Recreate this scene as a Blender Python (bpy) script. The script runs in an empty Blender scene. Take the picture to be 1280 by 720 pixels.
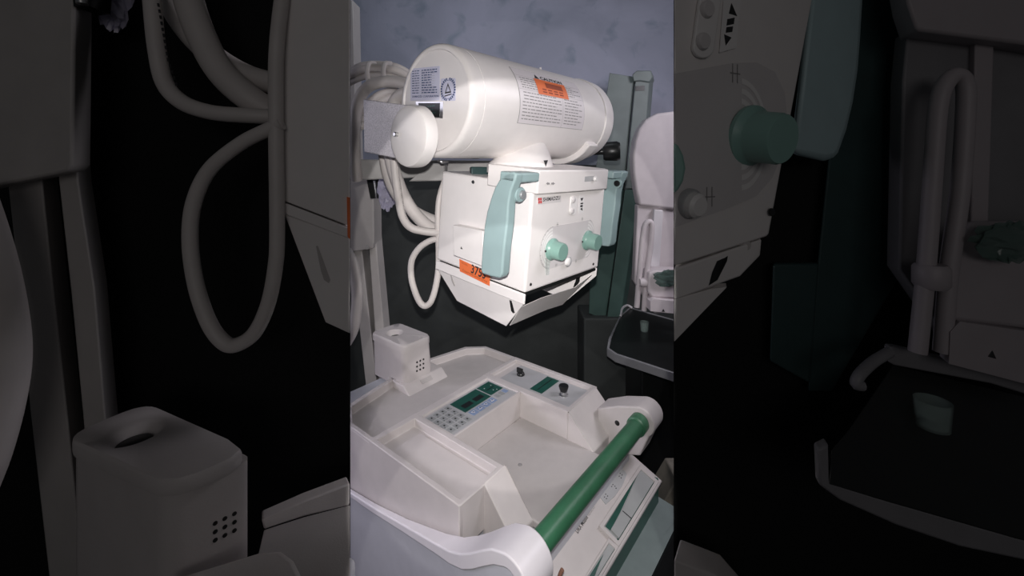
import bpy, bmesh, math, random
from mathutils import Vector as V
random.seed(7)
SC = bpy.context.scene
COL = SC.collection
F, V0, CZ = 520.0, 210.0, 1.68          # focal length in pixels, horizon row, eye height

# ------------------------------------------------------------------ geometry helpers
def at(u, v, Y):
    return V(((u-640)*Y/F, Y, CZ-(v-V0)*Y/F))
def ray(u, v):
    return V(((u-640)/F, 1.0, -(v-V0)/F))
EYE = V((0, 0, CZ))
class Plane:
    """flat frame: origin, X to the right, U up, N out of the surface"""
    def __init__(s, O, X, U):
        s.O = V(O); s.X = V(X).normalized(); s.N = s.X.cross(V(U)).normalized(); s.U = s.N.cross(s.X).normalized()
    def hit(s, u, v, lift=0.0):
        d = ray(u, v); t = (s.O+s.N*lift-EYE).dot(s.N)/d.dot(s.N)
        return EYE+d*t
    def loc(s, u, v):
        h = s.hit(u, v)-s.O
        return h.dot(s.X), h.dot(s.U)
    def pt(s, x, y, z=0.0):
        return s.O+s.X*x+s.U*y+s.N*z

def smooth_path(pts, n=8):
    pts = [V(p) for p in pts]
    P = [pts[0]*2-pts[1]]+pts+[pts[-1]*2-pts[-2]]
    out = []
    for i in range(1, len(P)-2):
        for k in range(n):
            t = k/n; a, b, c, d = P[i-1:i+3]
            out.append(0.5*((2*b)+(c-a)*t+(2*a-5*b+4*c-d)*t*t+(3*b-a-3*c+d)*t**3))
    out.append(pts[-1])
    return out

def perp(ax):
    ax = V(ax).normalized()
    r = V((0, 0, 1)) if abs(ax.z) < .9 else V((1, 0, 0))
    x = ax.cross(r).normalized()
    return x, ax.cross(x).normalized()

class MB:
    def __init__(s):
        s.v = []; s.f = []; s.m = []; s.mats = []
    def mi(s, m):
        if m not in s.mats: s.mats.append(m)
        return s.mats.index(m)
    def add(s, pts, faces, m):
        b = len(s.v); s.v += [V(p) for p in pts]; k = s.mi(m)
        for f in faces:
            s.f.append([b+i for i in f]); s.m.append(k)
    def face(s, pts, m): s.add(pts, [list(range(len(pts)))], m)
    def prism(s, pts, vec, m, mside=None):
        n = len(pts); vec = V(vec); pts = [V(p) for p in pts]
        s.add(pts+[p+vec for p in pts], [list(range(n))[::-1], list(range(n, 2*n))], m)
        b = len(s.v)-2*n; k = s.mi(mside or m)
        for i in range(n):
            j = (i+1) % n; s.f.append([b+i, b+j, b+n+j, b+n+i]); s.m.append(k)
    def loft(s, rings, m, caps=True, closed=True):
        n = len(rings[0]); pts = [p for r in rings for p in r]; fs = []
        for a in range(len(rings)-1):
            for i in range(n if closed else n-1):
                j = (i+1) % n
                fs.append([a*n+i, a*n+j, (a+1)*n+j, (a+1)*n+i])
        if caps:
            fs.append(list(range(n))[::-1]); fs.append([(len(rings)-1)*n+i for i in range(n)])
        s.add(pts, fs, m)
    def box(s, O, X, Y, Z, m):
        """box from corner O spanned by three edge vectors"""
        O, X, Y, Z = V(O), V(X), V(Y), V(Z)
        s.prism([O, O+X, O+X+Y, O+Y], Z, m)
    def tube(s, path, r, m, seg=12, r2=None):
        path = [V(p) for p in path]; rings = []; x = None
        for i, p in enumerate(path):
            t = (path[min(i+1, len(path)-1)]-path[max(i-1, 0)]).normalized()
            if x is None: x, y = perp(t)
            else:
                x = (x-t*x.dot(t)).normalized(); y = t.cross(x)
            rr = r if r2 is None else r+(r2-r)*i/(len(path)-1)
            rings.append([p+(x*math.cos(2*math.pi*k/seg)+y*math.sin(2*math.pi*k/seg))*rr for k in range(seg)])
        s.loft(rings, m)
    def lathe(s, O, ax, prof, m, seg=32, caps=True):
        """prof: (radius, distance along axis)"""
        O = V(O); ax = V(ax).normalized(); x, y = perp(ax)
        s.loft([[O+ax*d+(x*math.cos(2*math.pi*k/seg)+y*math.sin(2*math.pi*k/seg))*r for k in range(seg)] for r, d in prof], m, caps)
    def block(s, outer, inner, fn, zt, zf, zb, m, mf=None):
        """block with a recessed top: outer and inner outlines (p,q), top, recess floor, bottom"""
        n = len(outer); k = list(range(n))
        R = [[fn(p, q, zb) for p, q in outer], [fn(p, q, zt) for p, q in outer], [fn(p, q, zt) for p, q in inner], [fn(p, q, zf) for p, q in inner]]
        s.loft(R, m)
        if mf: s.m[-1] = s.mi(mf)
    def text(s, body, fn, m, bold=0.0):
        """lettering: fn maps (x 0..width, y) of unit text to a point; returns nothing"""
        vs, fs, w = glyphs(body, bold)
        s.add([fn(x, y, w) for x, y in vs], fs, m)
    def build(s, name, parent=None, bevel=0.0, seg=2, angle=35, kind=None, label=None, flat=False):
        bm = bmesh.new()
        off = V(parent['_o']) if parent else V((0, 0, 0))
        vs = [bm.verts.new(p-off) for p in s.v]
        for f, k in zip(s.f, s.m):
            try:
                fc = bm.faces.new([vs[i] for i in f]); fc.material_index = k
            except ValueError: pass
        bmesh.ops.remove_doubles(bm, verts=bm.verts, dist=1e-6)
        bmesh.ops.recalc_face_normals(bm, faces=bm.faces)
        me = bpy.data.meshes.new(name); bm.to_mesh(me); bm.free()
        for m in s.mats: me.materials.append(m)
        if not flat:
            me.polygons.foreach_set('use_smooth', [True]*len(me.polygons))
            me.set_sharp_from_angle(angle=math.radians(40))
        o = bpy.data.objects.new(name, me); COL.objects.link(o)
        if parent: o.parent = parent; 
        o['_o'] = list(off)
        if bevel:
            b = o.modifiers.new('bevel', 'BEVEL'); b.width = bevel; b.segments = seg; b.limit_method = 'ANGLE'
            b.angle_limit = math.radians(angle); b.harden_normals = False
        if kind: o['kind'] = kind
        if label: o['label'] = label
        return o

_g = {}
def glyphs(body, bold=0.0):
    key = (body, bold)
    if key not in _g:
        c = bpy.data.curves.new('lettering', 'FONT'); c.body = body; c.size = 1.0; c.resolution_u = 2; c.offset = bold
        o = bpy.data.objects.new('lettering', c); COL.objects.link(o)
        bpy.context.view_layer.update()
        me = bpy.data.meshes.new_from_object(o.evaluated_get(bpy.context.evaluated_depsgraph_get()))
        vs = [(p.co.x, p.co.y) for p in me.vertices]; fs = [list(p.vertices) for p in me.polygons]
        x0 = min(v[0] for v in vs); vs = [(x-x0, y) for x, y in vs]; w = max(v[0] for v in vs)
        bpy.data.objects.remove(o); bpy.data.curves.remove(c); bpy.data.meshes.remove(me)
        _g[key] = (vs, fs, w)
    return _g[key]

def thing(name, label, cat, loc, group=None):
    o = bpy.data.objects.new(name, None); COL.objects.link(o); o.location = loc; o.empty_display_size = .1
    o['label'] = label; o['category'] = cat; o['_o'] = list(loc)
    if group: o['group'] = group
    return o

# ------------------------------------------------------------------ materials
def mat(name, col, rough=.5, metal=0.0, var=0.06, scale=30, bump=0.0, bscale=120, spec=.5, coat=0.0, alpha=None, trans=0.0, emit=0.0):
    m = bpy.data.materials.new(name); m.use_nodes = True
    nt = m.node_tree; b = nt.nodes['Principled BSDF']
    tc = nt.nodes.new('ShaderNodeTexCoord')
    n = nt.nodes.new('ShaderNodeTexNoise'); n.inputs['Scale'].default_value = scale; n.inputs['Detail'].default_value = 5
    nt.links.new(tc.outputs['Object'], n.inputs['Vector'])
    r = nt.nodes.new('ShaderNodeValToRGB')
    r.color_ramp.elements[0].position = .3; r.color_ramp.elements[1].position = .7
    r.color_ramp.elements[0].color = [max(0, c*(1-var)) for c in col]+[1]
    r.color_ramp.elements[1].color = [min(1, c*(1+var)) for c in col]+[1]
    nt.links.new(n.outputs['Fac'], r.inputs['Fac']); nt.links.new(r.outputs['Color'], b.inputs['Base Color'])
    b.inputs['Roughness'].default_value = rough; b.inputs['Metallic'].default_value = metal
    b.inputs['Specular IOR Level'].default_value = spec; b.inputs['Coat Weight'].default_value = coat
    if trans: b.inputs['Transmission Weight'].default_value = trans
    if alpha is not None: b.inputs['Alpha'].default_value = alpha
    if emit: b.inputs['Emission Color'].default_value = list(col)+[1]; b.inputs['Emission Strength'].default_value = emit
    if bump:
        n2 = nt.nodes.new('ShaderNodeTexNoise'); n2.inputs['Scale'].default_value = bscale; n2.inputs['Detail'].default_value = 3
        nt.links.new(tc.outputs['Object'], n2.inputs['Vector'])
        bp = nt.nodes.new('ShaderNodeBump'); bp.inputs['Strength'].default_value = bump; bp.inputs['Distance'].default_value = .002
        nt.links.new(n2.outputs['Fac'], bp.inputs['Height']); nt.links.new(bp.outputs['Normal'], b.inputs['Normal'])
    return m
WHITE = mat('white_enamel', (.80, .765, .75), .38, var=.02)
SHELL = mat('warm_grey_plastic', (.565, .525, .515), .5, var=.03, bump=.08, bscale=500)
FLOORP = mat('tray_grey_plastic', (.47, .44, .43), .6, var=.04, bump=.1, bscale=500)
LOWER = mat('lower_shell_plastic', (.55, .555, .60), .5, var=.03)
BAND = mat('pale_band_plastic', (.72, .69, .72), .4, var=.02)
MINT = mat('mint_plastic', (.285, .39, .395), .4, var=.03)
MINTD = mat('mint_plastic_lightened', (.40, .53, .55), .45, var=.03)  # mint plastic with extra light put into the colour, for the dim grip
KNOBD = mat('knob_plastic_lightened', (.26, .45, .40), .4, var=.03)  # green knob plastic, lightened in the colour to lift the dim dials
KNOBM = mat('green_knob_plastic', (.215, .37, .32), .35, var=.03)
GREEN = mat('green_grip_vinyl', (.034, .135, .068), .42, var=.25, scale=9, bump=.2, bscale=160)
DGREEN = mat('dark_green_display', (.012, .075, .055), .3, var=.15)
BLACK = mat('black_plastic', (.010, .011, .011), .35, var=.1)
INK = mat('black_print', (.02, .02, .022), .6)
GREYINK = mat('grey_print', (.28, .27, .27), .6)
RED = mat('red_print', (.55, .05, .05), .5)
ORANGE = mat('orange_sticker_paper', (.78, .17, .045), .55, var=.04)
DORANGE = mat('dark_orange_print', (.30, .05, .012), .6)
LABEL = mat('silver_label_foil', (.60, .60, .74), .4, var=.03)
PAPER = mat('white_label_film', (.72, .68, .70), .45, var=.02)
BLUEINK = mat('blue_print', (.02, .05, .16), .6)
BOLTG = mat('grey_bolt_paint', (.30, .32, .33), .4, .3)
STEEL = mat('bare_steel', (.60, .60, .60), .28, 1.0)
SILVER = mat('sparkling_silver_paint', (.70, .67, .70), .5, .15, var=.32, scale=420, bump=.4, bscale=500)
CABLE = mat('cream_cable_sheath', (.60, .56, .54), .5, var=.03)
PANEL = mat('grey_panel_film', (.42, .42, .43), .45, var=.03)
KEYG = mat('grey_key_film', (.30, .31, .31), .5, var=.05)
KEYB = mat('blue_key_film', (.23, .30, .45), .5, var=.03)
DIAL = mat('dial_print_grey', (.66, .63, .63), .45, var=.02)
ARC = mat('dial_arc_white', (.82, .80, .79), .45, var=.02)
DRAW = mat('drawer_grey_plastic', (.36, .37, .37), .5, var=.04)
PLATE = mat('grey_green_painted_steel', (.22, .27, .265), .45, var=.05)
COLM = mat('column_grey_paint', (.46, .435, .42), .5, var=.04)
ARMM = mat('arm_grey_paint', (.40, .39, .38), .5, var=.04)
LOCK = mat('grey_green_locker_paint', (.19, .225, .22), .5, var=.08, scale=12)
CARTE = mat('cart_plastic_deep_shade', (.20, .195, .205), .5, var=.05)  # cart plastic with deeper shade put into the colour, for the dim cart
CARTD = mat('pale_cart_plastic_shaded', (.36, .325, .34), .5, var=.03)  # pale cart plastic with shade put into the colour, for the dim cart
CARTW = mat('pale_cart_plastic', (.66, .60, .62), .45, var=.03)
CARTG = mat('cart_grey_plastic', (.25, .25, .26), .5, var=.05)
FILM = mat('clear_wrap', (.75, .72, .9), .15, var=.05, alpha=.45)
GLASS = mat('clear_plastic', (.55, .70, .65), .1, var=.02, alpha=.14)
CARTON = mat('dusty_carton', (.22, .20, .165), .8, var=.15, scale=25)
TAPE = mat('green_tape', (.045, .13, .075), .6, var=.1)
WRAP = mat('greenish_film', (.10, .16, .14), .2, alpha=.6)
TAN = mat('brown_rubber', (.24, .12, .08), .6)

# ------------------------------------------------------------------ the room
def plaster():
    m = bpy.data.materials.new('stained_blue_plaster'); m.use_nodes = True
    nt = m.node_tree; b = nt.nodes['Principled BSDF']; b.inputs['Roughness'].default_value = .85
    tc = nt.nodes.new('ShaderNodeTexCoord')
    def noise(s, d=6, dist=0.):
        n = nt.nodes.new('ShaderNodeTexNoise'); n.inputs['Scale'].default_value = s; n.inputs['Detail'].default_value = d
        n.inputs['Distortion'].default_value = dist; nt.links.new(tc.outputs['Object'], n.inputs['Vector']); return n
    def ramp(n, p0, p1, c0, c1):
        r = nt.nodes.new('ShaderNodeValToRGB'); e = r.color_ramp.elements
        e[0].position, e[1].position = p0, p1; e[0].color = list(c0)+[1]; e[1].color = list(c1)+[1]
        nt.links.new(n.outputs['Fac'], r.inputs['Fac']); return r
    r1 = ramp(noise(1.6, 8, .6), .35, .68, (.30, .32, .40), (.43, .44, .55))
    r2 = ramp(noise(7, 9, .4), .30, .46, (.62, .72, .72), (1, 1, 1))
    mx = nt.nodes.new('ShaderNodeMix'); mx.data_type = 'RGBA'; mx.blend_type = 'MULTIPLY'; mx.inputs[0].default_value = .8
    nt.links.new(r1.outputs[0], mx.inputs[6]); nt.links.new(r2.outputs[0], mx.inputs[7]); nt.links.new(mx.outputs[2], b.inputs['Base Color'])
    bp = nt.nodes.new('ShaderNodeBump'); bp.inputs['Strength'].default_value = .3; bp.inputs['Distance'].default_value = .01
    nt.links.new(noise(18).outputs['Fac'], bp.inputs['Height']); nt.links.new(bp.outputs['Normal'], b.inputs['Normal'])
    return m
PLAST = plaster()
CHARC = mat('charcoal_matte', (.062, .068, .067), .7, var=.25, scale=5)
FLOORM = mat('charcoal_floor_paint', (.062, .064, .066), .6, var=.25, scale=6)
DARKW = mat('added_partition_black', (.014, .0145, .0145), .9, var=.1, scale=4, spec=.1)  # black of the added partition
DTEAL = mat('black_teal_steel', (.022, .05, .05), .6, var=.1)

WY = 2.75
mb = MB(); mb.box((-2.6, WY, CZ+.02), (5.2, 0, 0), (0, .12, 0), (0, 0, 1.5), PLAST)
mb.box((-2.6, WY-.004, 0), (5.2, 0, 0), (0, .124, 0), (0, 0, CZ+.02), CHARC); mb.build('wall_back', kind='structure')  # lower part of the back wall is plain charcoal
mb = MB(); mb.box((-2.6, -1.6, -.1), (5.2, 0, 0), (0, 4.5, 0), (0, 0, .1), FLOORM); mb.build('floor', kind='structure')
PY, PT = .60, .03                         # added dark partition with a narrow splayed opening, keeps light off the near sides
JX = .3885*PY
for sgn, nm in ((-1, 'added_wall_left'), (1, 'added_wall_right')):
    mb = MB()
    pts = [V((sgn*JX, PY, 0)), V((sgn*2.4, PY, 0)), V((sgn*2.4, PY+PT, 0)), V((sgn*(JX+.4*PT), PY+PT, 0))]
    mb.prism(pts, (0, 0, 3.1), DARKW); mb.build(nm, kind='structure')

# ------------------------------------------------------------------ the mobile x-ray machine
A0 = V((.63, .7766, 0)).normalized(); Q0 = V((A0.y, -A0.x, 0))
def K(p, q, h): return A0*p+Q0*q+V((0, 0, CZ-h))
base = K(.9, -.85, CZ)
XR = thing('mobile_xray_machine', 'white mobile x-ray machine with mint grips and green handle bar, brightly lit in the middle', 'x-ray machine', base)

# --- console top
mb = MB()
tray_o = [(.600, -.950), (.600, -1.07), (.64, -1.15), (.82, -1.19), (1.0, -1.20), (1.15, -1.17), (1.205, -1.11), (1.205, -.950)]
tray_i = [(.613, -.962), (.613, -1.062), (.652, -1.134), (.82, -1.172), (1.0, -1.182), (1.14, -1.153), (1.189, -1.103), (1.189, -.962)]
mb.block(tray_o, tray_i, K, .70, .724, .84, SHELL, FLOORP)
def rect(p0, p1, q0, q1): return [(p0, q0), (p0, q1), (p1, q1), (p1, q0)]
mb.block(rect(.5995, .748, -.963, -.627), rect(.614, .732, -.944, -.641), K, .6994, .722, .80, SHELL)
mb.prism([K(.5996, q, h) for q, h in ((-1.064, .706), (-1.064, .93), (-.70, .93), (-.627, .80), (-.627, .706))], A0*.012, SHELL)
mb.block(rect(1.028, 1.2055, -.963, -.627), rect(1.052, 1.190, -.946, -.640), K, .6994, .7125, .82, SHELL)
mb.block(rect(.740, 1.036, -.9625, -.800), rect(.752, 1.024, -.938, -.806), K, .6998, .706, .84, SHELL)
def slope(p0, p1, h1=.782, q1=-.546):
    pr = [(-.632, .6994), (-.627, .6994), (q1, h1), (q1, .84), (-.632, .84)]
    mb.prism([K(p0, q, h) for q, h in pr], A0*(p1-p0), SHELL)
slope(.676, .748); slope(1.028, 1.200)
mb.build('console_top', XR, .0045, 3)
mb = MB(); mb.prism([K(p, q, .780) for p, q in rect(.746, 1.03, -.80, -.520)], (0, 0, -.018), FLOORP)
mb.build('bay_floor', XR, .003)
mb = MB(); mb.lathe(K(.862, -.672, .781), (0, 0, 1), [(.0055, 0), (.0055, .0022), (.004, .003)], GREYINK, 16); mb.build('bay_screw', XR)
mb = MB(); mb.prism([K(p, q, .7225) for p, q in rect(.626, .722, -.905, -.655)], (0, 0, .003), SHELL); mb.build('pad_inset', XR, .0015)

# --- control panel with keys and displays
cp = MB(); cp.prism([K(p, q, .7062) for p, q in rect(.752, 1.024, -.930, -.806)], (0, 0, .0015), PANEL)
CP = cp.build('control_panel', XR)
HK = .7045
def kq(name, p0, p1, q0, q1, m, th=.0012, extra=None):
    b = MB(); b.prism([K(p, q, HK) for p, q in rect(p0, p1, q0, q1)], (0, 0, th), m)
    if extra: extra(b)
    return b.build(name, CP, .0006)
def kp(p, q, e=.0016): return K(p, q, HK-e)
for i in range(4):
    for j in range(4):
        p = .757+.0205*i; q = -.922+.0265*j
        def ex(b, p=p, q=q, i=i, j=j):
            b.face([kp(p+.006, q+.007), kp(p+.006, q+.013), kp(p+.011, q+.013), kp(p+.011, q+.007)], INK)
            if (i+j) % 3: b.face([kp(p+.001, q+.018), kp(p+.001, q+.021), kp(p+.004, q+.021), kp(p+.004, q+.018)], INK)
        kq('key', p, p+.0165, q, q+.0205, KEYG, extra=ex)
def dsp(b):
    for p in (.858, .905):
        b.face([kp(p, -.892), kp(p, -.872), kp(p+.036, -.872), kp(p+.036, -.892)], BLACK)
kq('display', .845, .955, -.924, -.858, DGREEN, extra=dsp)
def dsp2(b):
    b.face([kp(.968, -.892), kp(.968, -.889), kp(1.006, -.889), kp(1.006, -.892)], BLACK)
    for p, q in ((.972, -.905), (.985, -.878), (.995, -.872), (1.0, -.902)):
        b.face([kp(p, q), kp(p, q+.003), kp(p+.003, q+.003), kp(p+.003, q)], ARC)
kq('indicator_display', .960, 1.016, -.924, -.862, DGREEN, extra=dsp2)
for i in range(4):
    p = .850+.0265*i; up = i % 2
    def arr(b, p=p, up=up):
        c, d, q = p+.011, .007, -.841
        tri = [(c-d, q+.005), (c+d, q+.005), (c, q-.006)] if up else [(c-d, q-.005), (c, q+.006), (c+d, q-.005)]
        tri2 = [(c+(x-c)*.55, q+(y-q)*.55) for x, y in tri]
        b.face([kp(x, y, .0015) for x, y in tri], ARC); b.face([kp(x, y, .0020) for x, y in tri2], BLUEINK)
    kq('arrow_key', p, p+.023, -.853, -.829, KEYB, extra=arr)
for i in range(3):
    kq('small_key', .962+.0185*i, .977+.0185*i, -.855, -.836, KEYB if i == 2 else KEYG)
# --- knob panel on the right arm
b = MB(); b.prism([K(p, q, .7128) for p, q in rect(1.066, 1.184, -.918, -.646)], (0, 0, .0025), PANEL); KP = b.build('knob_panel', XR, .001)
b = MB(); c = K(1.128, -.876, .7105)
b.lathe(c, (0, 0, 1), [(.0135, 0), (.0135, .004), (.011, .009), (.008, .011)], BLACK, 24)
b.box(c+V((0, 0, .008))-A0*.006-Q0*.014, A0*.006, Q0*.024, (0, 0, .016), BLACK); b.build('rotary_switch', KP, .001)
b = MB(); b.prism([K(p, q, .7103) for p, q in rect(1.075, 1.176, -.798, -.752)], (0, 0, .0012), DGREEN)
b.prism([K(p, q, .7091) for p, q in rect(1.085, 1.168, -.777, -.774)], (0, 0, .0004), BLACK); b.build('indicator_window', KP)
b = MB(); c = K(1.112, -.694, .7105)
b.lathe(c, (0, 0, 1), [(.0145, 0), (.0145, .003), (.010, .005), (.0095, .012), (.011, .013)], STEEL, 28)
b.lathe(c, (0, 0, 1), [(.010, .013), (.0125, .018), (.0155, .028), (.0145, .031)], BLACK, 28); b.build('push_knob', KP)
# --- socket for the hand switch at the back
b = MB(); pr = [(-1.20, .70), (-1.122, .70), (-1.115, .70), (-1.080, .726), (-1.20, .726)]
b.prism([K(.818, q, h) for q, h in pr], A0*.165, SHELL); SB = b.build('socket_base', XR, .004, 3)
b = MB(); c0 = [(-1.0965, .7135), (-1.0965, .7135)]
b.box(K(.880, -1.108, .7058), A0*.045, (Q0*.035-V((0, 0, .026))).normalized()*.016, (Q0*.026+V((0, 0, .035))).normalized()*.002, FLOORP)
b.build('label_slot', SB, .0008)
def rr(p0, p1, q0, q1, r, n=5):
    out = []
    for cx, cy, a in ((p1-r, q1-r, 0), (p0+r, q1-r, 90), (p0+r, q0+r, 180), (p1-r, q0+r, 270)):
        for k in range(n+1):
            t = math.radians(a+90*k/n); out.append((cx+r*math.cos(t), cy+r*math.sin(t)))
    return out
b = MB(); o = rr(.826, .948, -1.30, -1.117, .02); b.loft([[K(p, q, .72) for p, q in o], [K(p, q, .598) for p, q in rr(.822, .935, -1.30, -1.115, .02)]], SHELL)
SX = b.build('socket_box', XR)
def radial(o, c, n=64):
    """outline resampled at equal angles about c"""
    out = []
    for k in range(n):
        t = 2*math.pi*k/n; dx, dy = math.cos(t), math.sin(t); best = 0
        for (x0, y0), (x1, y1) in zip(o, o[1:]+o[:1]):
            ex, ey = x1-x0, y1-y0; den = dx*ey-dy*ex
            if abs(den) < 1e-12: continue
            a_ = ((x0-c[0])*ey-(y0-c[1])*ex)/den; b_ = ((x0-c[0])*dy-(y0-c[1])*dx)/den
            if a_ > 0 and -1e-6 <= b_ <= 1+1e-6: best = max(best, a_)
        out.append((c[0]+dx*best, c[1]+dy*best))
    return out
b = MB(); c = (.868, -1.232); o = radial(rr(.818, .936, -1.304, -1.112, .022), c)
prof = [(1, .598), (1, .583), (.985, .577), (.95, .574)]
rings = [[K(.877+(p-.877)*k, -1.208+(q+1.208)*k, h) for p, q in o] for k, h in prof]
n = len(o)
hole = []
for rad, h in ((.031, .5738), (.026, .579), (.015, .592), (.013, .600)):
    hole.append([K(c[0]+rad*math.cos(2*math.pi*k/n), c[1]+rad*math.sin(2*math.pi*k/n), h) for k in range(n)])
b.loft(rings+hole, SHELL); b.m[-1] = b.mi(BLACK); LID = b.lathe(K(c[0]+.001, c[1]+.004, .5868), (0, 0, 1), [(.017, 0), (.015, .0004)], BLACK, 24); b.build('socket_lid', SX)
for i in range(3):
    for j in range(3):
        b = MB(); b.lathe(K(.874+.0135*i, -1.1155, .645+.0145*j), Q0, [(.0032, -.002), (.0032, .0012)], BLACK, 10); b.build('speaker_hole', SX)

# --- handle bar and its mounts
hq, hh = -.452, .706
b = MB(); b.lathe(K(.60, hq, hh), A0, [(.021, 0), (.0222, .02), (.0222, .49), (.0205, .505)], GREEN, 32); HB = b.build('handle_bar', XR)
b = MB(); b.lathe(K(1.088, hq, hh), A0, [(.0215, 0), (.0265, .004), (.0265, .032)], GREEN, 32); b.build('collar', HB)
def arcqh(r, a0, a1, n, cq=hq, ch=hh):
    return [(cq+r*math.cos(math.radians(a0+(a1-a0)*k/n)), ch-r*math.sin(math.radians(a0+(a1-a0)*k/n))) for k in range(n+1)]
b = MB(); out = [(-.583, .716), (-.52, .686)]+arcqh(.040, 105, -50, 16)+[(-.452, .80), (-.53, .83), (-.583, .83)]
b.prism([K(1.122, q, h) for q, h in out], A0*.072, SHELL); HM = b.build('handle_mount', XR, .004, 3)
b = MB(); b.lathe(K(1.1225, -.520, .735), -A0, [(.0075, 0), (.0075, .001), (.006, .002)], BLACK, 16); b.build('screw', HM)
lip = [(-1.42, .90), (-1.25, .885), (-1.05, .860), (-.92, .838), (-.79, .808), (-.66, .769), (-.61, .752), (-.575, .733), (-.545, .712), (-.515, .688), (-.49, .670)]
arc1 = arcqh(.046, 110, -50, 16); arc2 = arcqh(.022, 110, -50, 16)
po = [.588, .586, .583, .580, .575, .562, .556, .551, .548, .546, .545]+[.545]*17
pi_ = [.594]*6+[.598, .604, .608, .612, .616]+[.618]*17
th = [.012, .012, .013, .015, .018, .022, .026, .028, .028, .027, .026]
top = lip+arc1; low = [(q+(.006 if k > 6 else 0), h+t) for k, ((q, h), t) in enumerate(zip(lip, th))]+arc2
b = MB()
b.loft([[K(pi_[k], *top[k]), K(po[k], *top[k]), K(po[k], *low[k]), K(pi_[k], *low[k])] for k in range(len(top))], BAND)
b.build('side_rail', XR, .007, 3)
# --- lower body
b = MB(); ring = []
for k, (q, h) in enumerate(low):
    p = po[k]+.004
    ring.append([K(p, q, h-.004), K(p+.012, min(q, -.44), max(h+.05, .84)), K(.592, min(q, -.45), 1.12), K(.66, min(q, -.50), 1.35)])
b.loft([[r[k] for r in ring] for k in range(4)], LOWER, caps=False, closed=False)
b.box(K(.70, -1.42, 1.62), A0*.46, Q0*.92, (0, 0, .80), LOWER)
b.build('lower_body', XR)
for p in (.74, 1.09):
    for q in (-1.32, -.62):
        b = MB(); b.lathe(K(p, q, CZ-.062), A0, [(.05, 0), (.062, .006), (.062, .034), (.05, .04)], BLACK, 24); b.build('wheel', XR)
# front sloping panel
FP = Plane(K(.66, -.47, .865), A0, (Q0*-.051+V((0, 0, .021))))
def fp(x, y, z=0): return FP.pt(x, y, z)
b = MB(); b.prism([fp(-.02, .165, -.03), fp(.528, .165, -.03), fp(.528, -.062, -.03), fp(-.02, -.062, -.03)], FP.N*.03, SHELL); FR = b.build('front_panel', XR, .004, 3)
def poly(b, pl, pix, m, lift=0.0, th=.001):
    b.prism([pl.hit(u, v, lift) for u, v in pix], pl.N*th, m)
def words(b, pl, body, u0, v0, u1, v1, m, lift=.001, tall=None, bold=0.0, vs=1.0):
    p0, p1 = pl.hit(u0, v0, lift), pl.hit(u1, v1, lift); X = p1-p0; L = X.length; X.normalize(); U = pl.N.cross(X).normalized()
    w = glyphs(body, bold)[2]; s = L/w; sy = tall/.72 if tall else s*vs
    b.text(body, lambda x, y, w: p0+X*(x*s)+U*(y*sy), m, bold)
b = MB(); words(b, FP, 'DRX Mobile', 722.5, 667, 735.5, 647, INK, bold=.01, tall=.010); words(b, FP, 'Retrofit Kit', 736.5, 645.5, 744, 634, GREYINK, tall=.009); b.build('lettering', FR)
b = MB(); poly(b, FP, [(771, 583), (780, 589), (783.3, 593.5), (778, 607), (769, 620), (757, 631), (746.5, 617)], PANEL, .0, .002)
poly(b, FP, [(769.5, 585.5), (773.5, 588), (752.5, 617.5), (748.5, 615)], DGREEN, .002, .0006)
for t in range(9):
    u, v = 771-2.3*t, 589-3.2*t+0; u, v = 770.9-2.35*t, 589.5+3.3*t
    poly(b, FP, [(u, v), (u+.8, v+.6), (u+.2, v+1.4), (u-.6, v+.8)], ARC, .0027, .0003)
for u, v in ((775, 591), (777.5, 593), (774, 594.5), (776.3, 596.6), (766, 605), (768.5, 607), (764.5, 607.5), (770, 609.5), (757, 617), (759.3, 619.3), (755.6, 620.5), (758, 622.5)):
    poly(b, FP, [(u, v), (u+.9, v+.7), (u+.2, v+1.6), (u-.7, v+.9)], INK, .002, .0004)
b.build('badge', FR)
# drawers
def drawer(outer, inner, green, light, seam):
    b = MB(); n = len(outer)
    O = [FP.hit(u, v, .009) for u, v in outer]; I = [FP.hit(u, v, .009) for u, v in inner]; I2 = [p-FP.N*.007 for p in I]; Ob = [p-FP.N*.02 for p in O]
    b.loft([Ob, O, I, I2], SHELL); b.m[-1] = b.mi(DRAW); d = b.build('drawer', XR, .0012)
    b = MB(); poly(b, FP, green, DGREEN, .0021, .0012); b.build('finger_recess', d)
    b = MB(); poly(b, FP, light, DRAW, .0021, .004)
    if seam: poly(b, FP, seam, INK, .0061, .0003)
    b.build('drawer_front', d)
drawer([(801, 580), (824, 601.5), (773.7, 683), (749, 657)], [(801.5, 586.5), (818.6, 601.8), (772.9, 675.5), (755.2, 658)],
       [(796, 595), (775.5, 640), (763, 663.5), (756.5, 658)], [(801.5, 588), (817.5, 602), (773, 674), (763, 663), (778, 638), (796, 596)],
       [(777.8, 638.8), (778.6, 638.2), (789.4, 647.6), (788.6, 648.4)])
drawer([(761, 672.5), (773.7, 683), (729, 760), (712, 752)], [(761.5, 678), (769.5, 685), (728, 752), (716, 749)],
       [(754, 693), (742, 722), (727, 750), (718, 749)], [(761.5, 679), (768.5, 685.5), (729, 750), (727, 748), (742, 723), (755, 692)], None)
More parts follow.
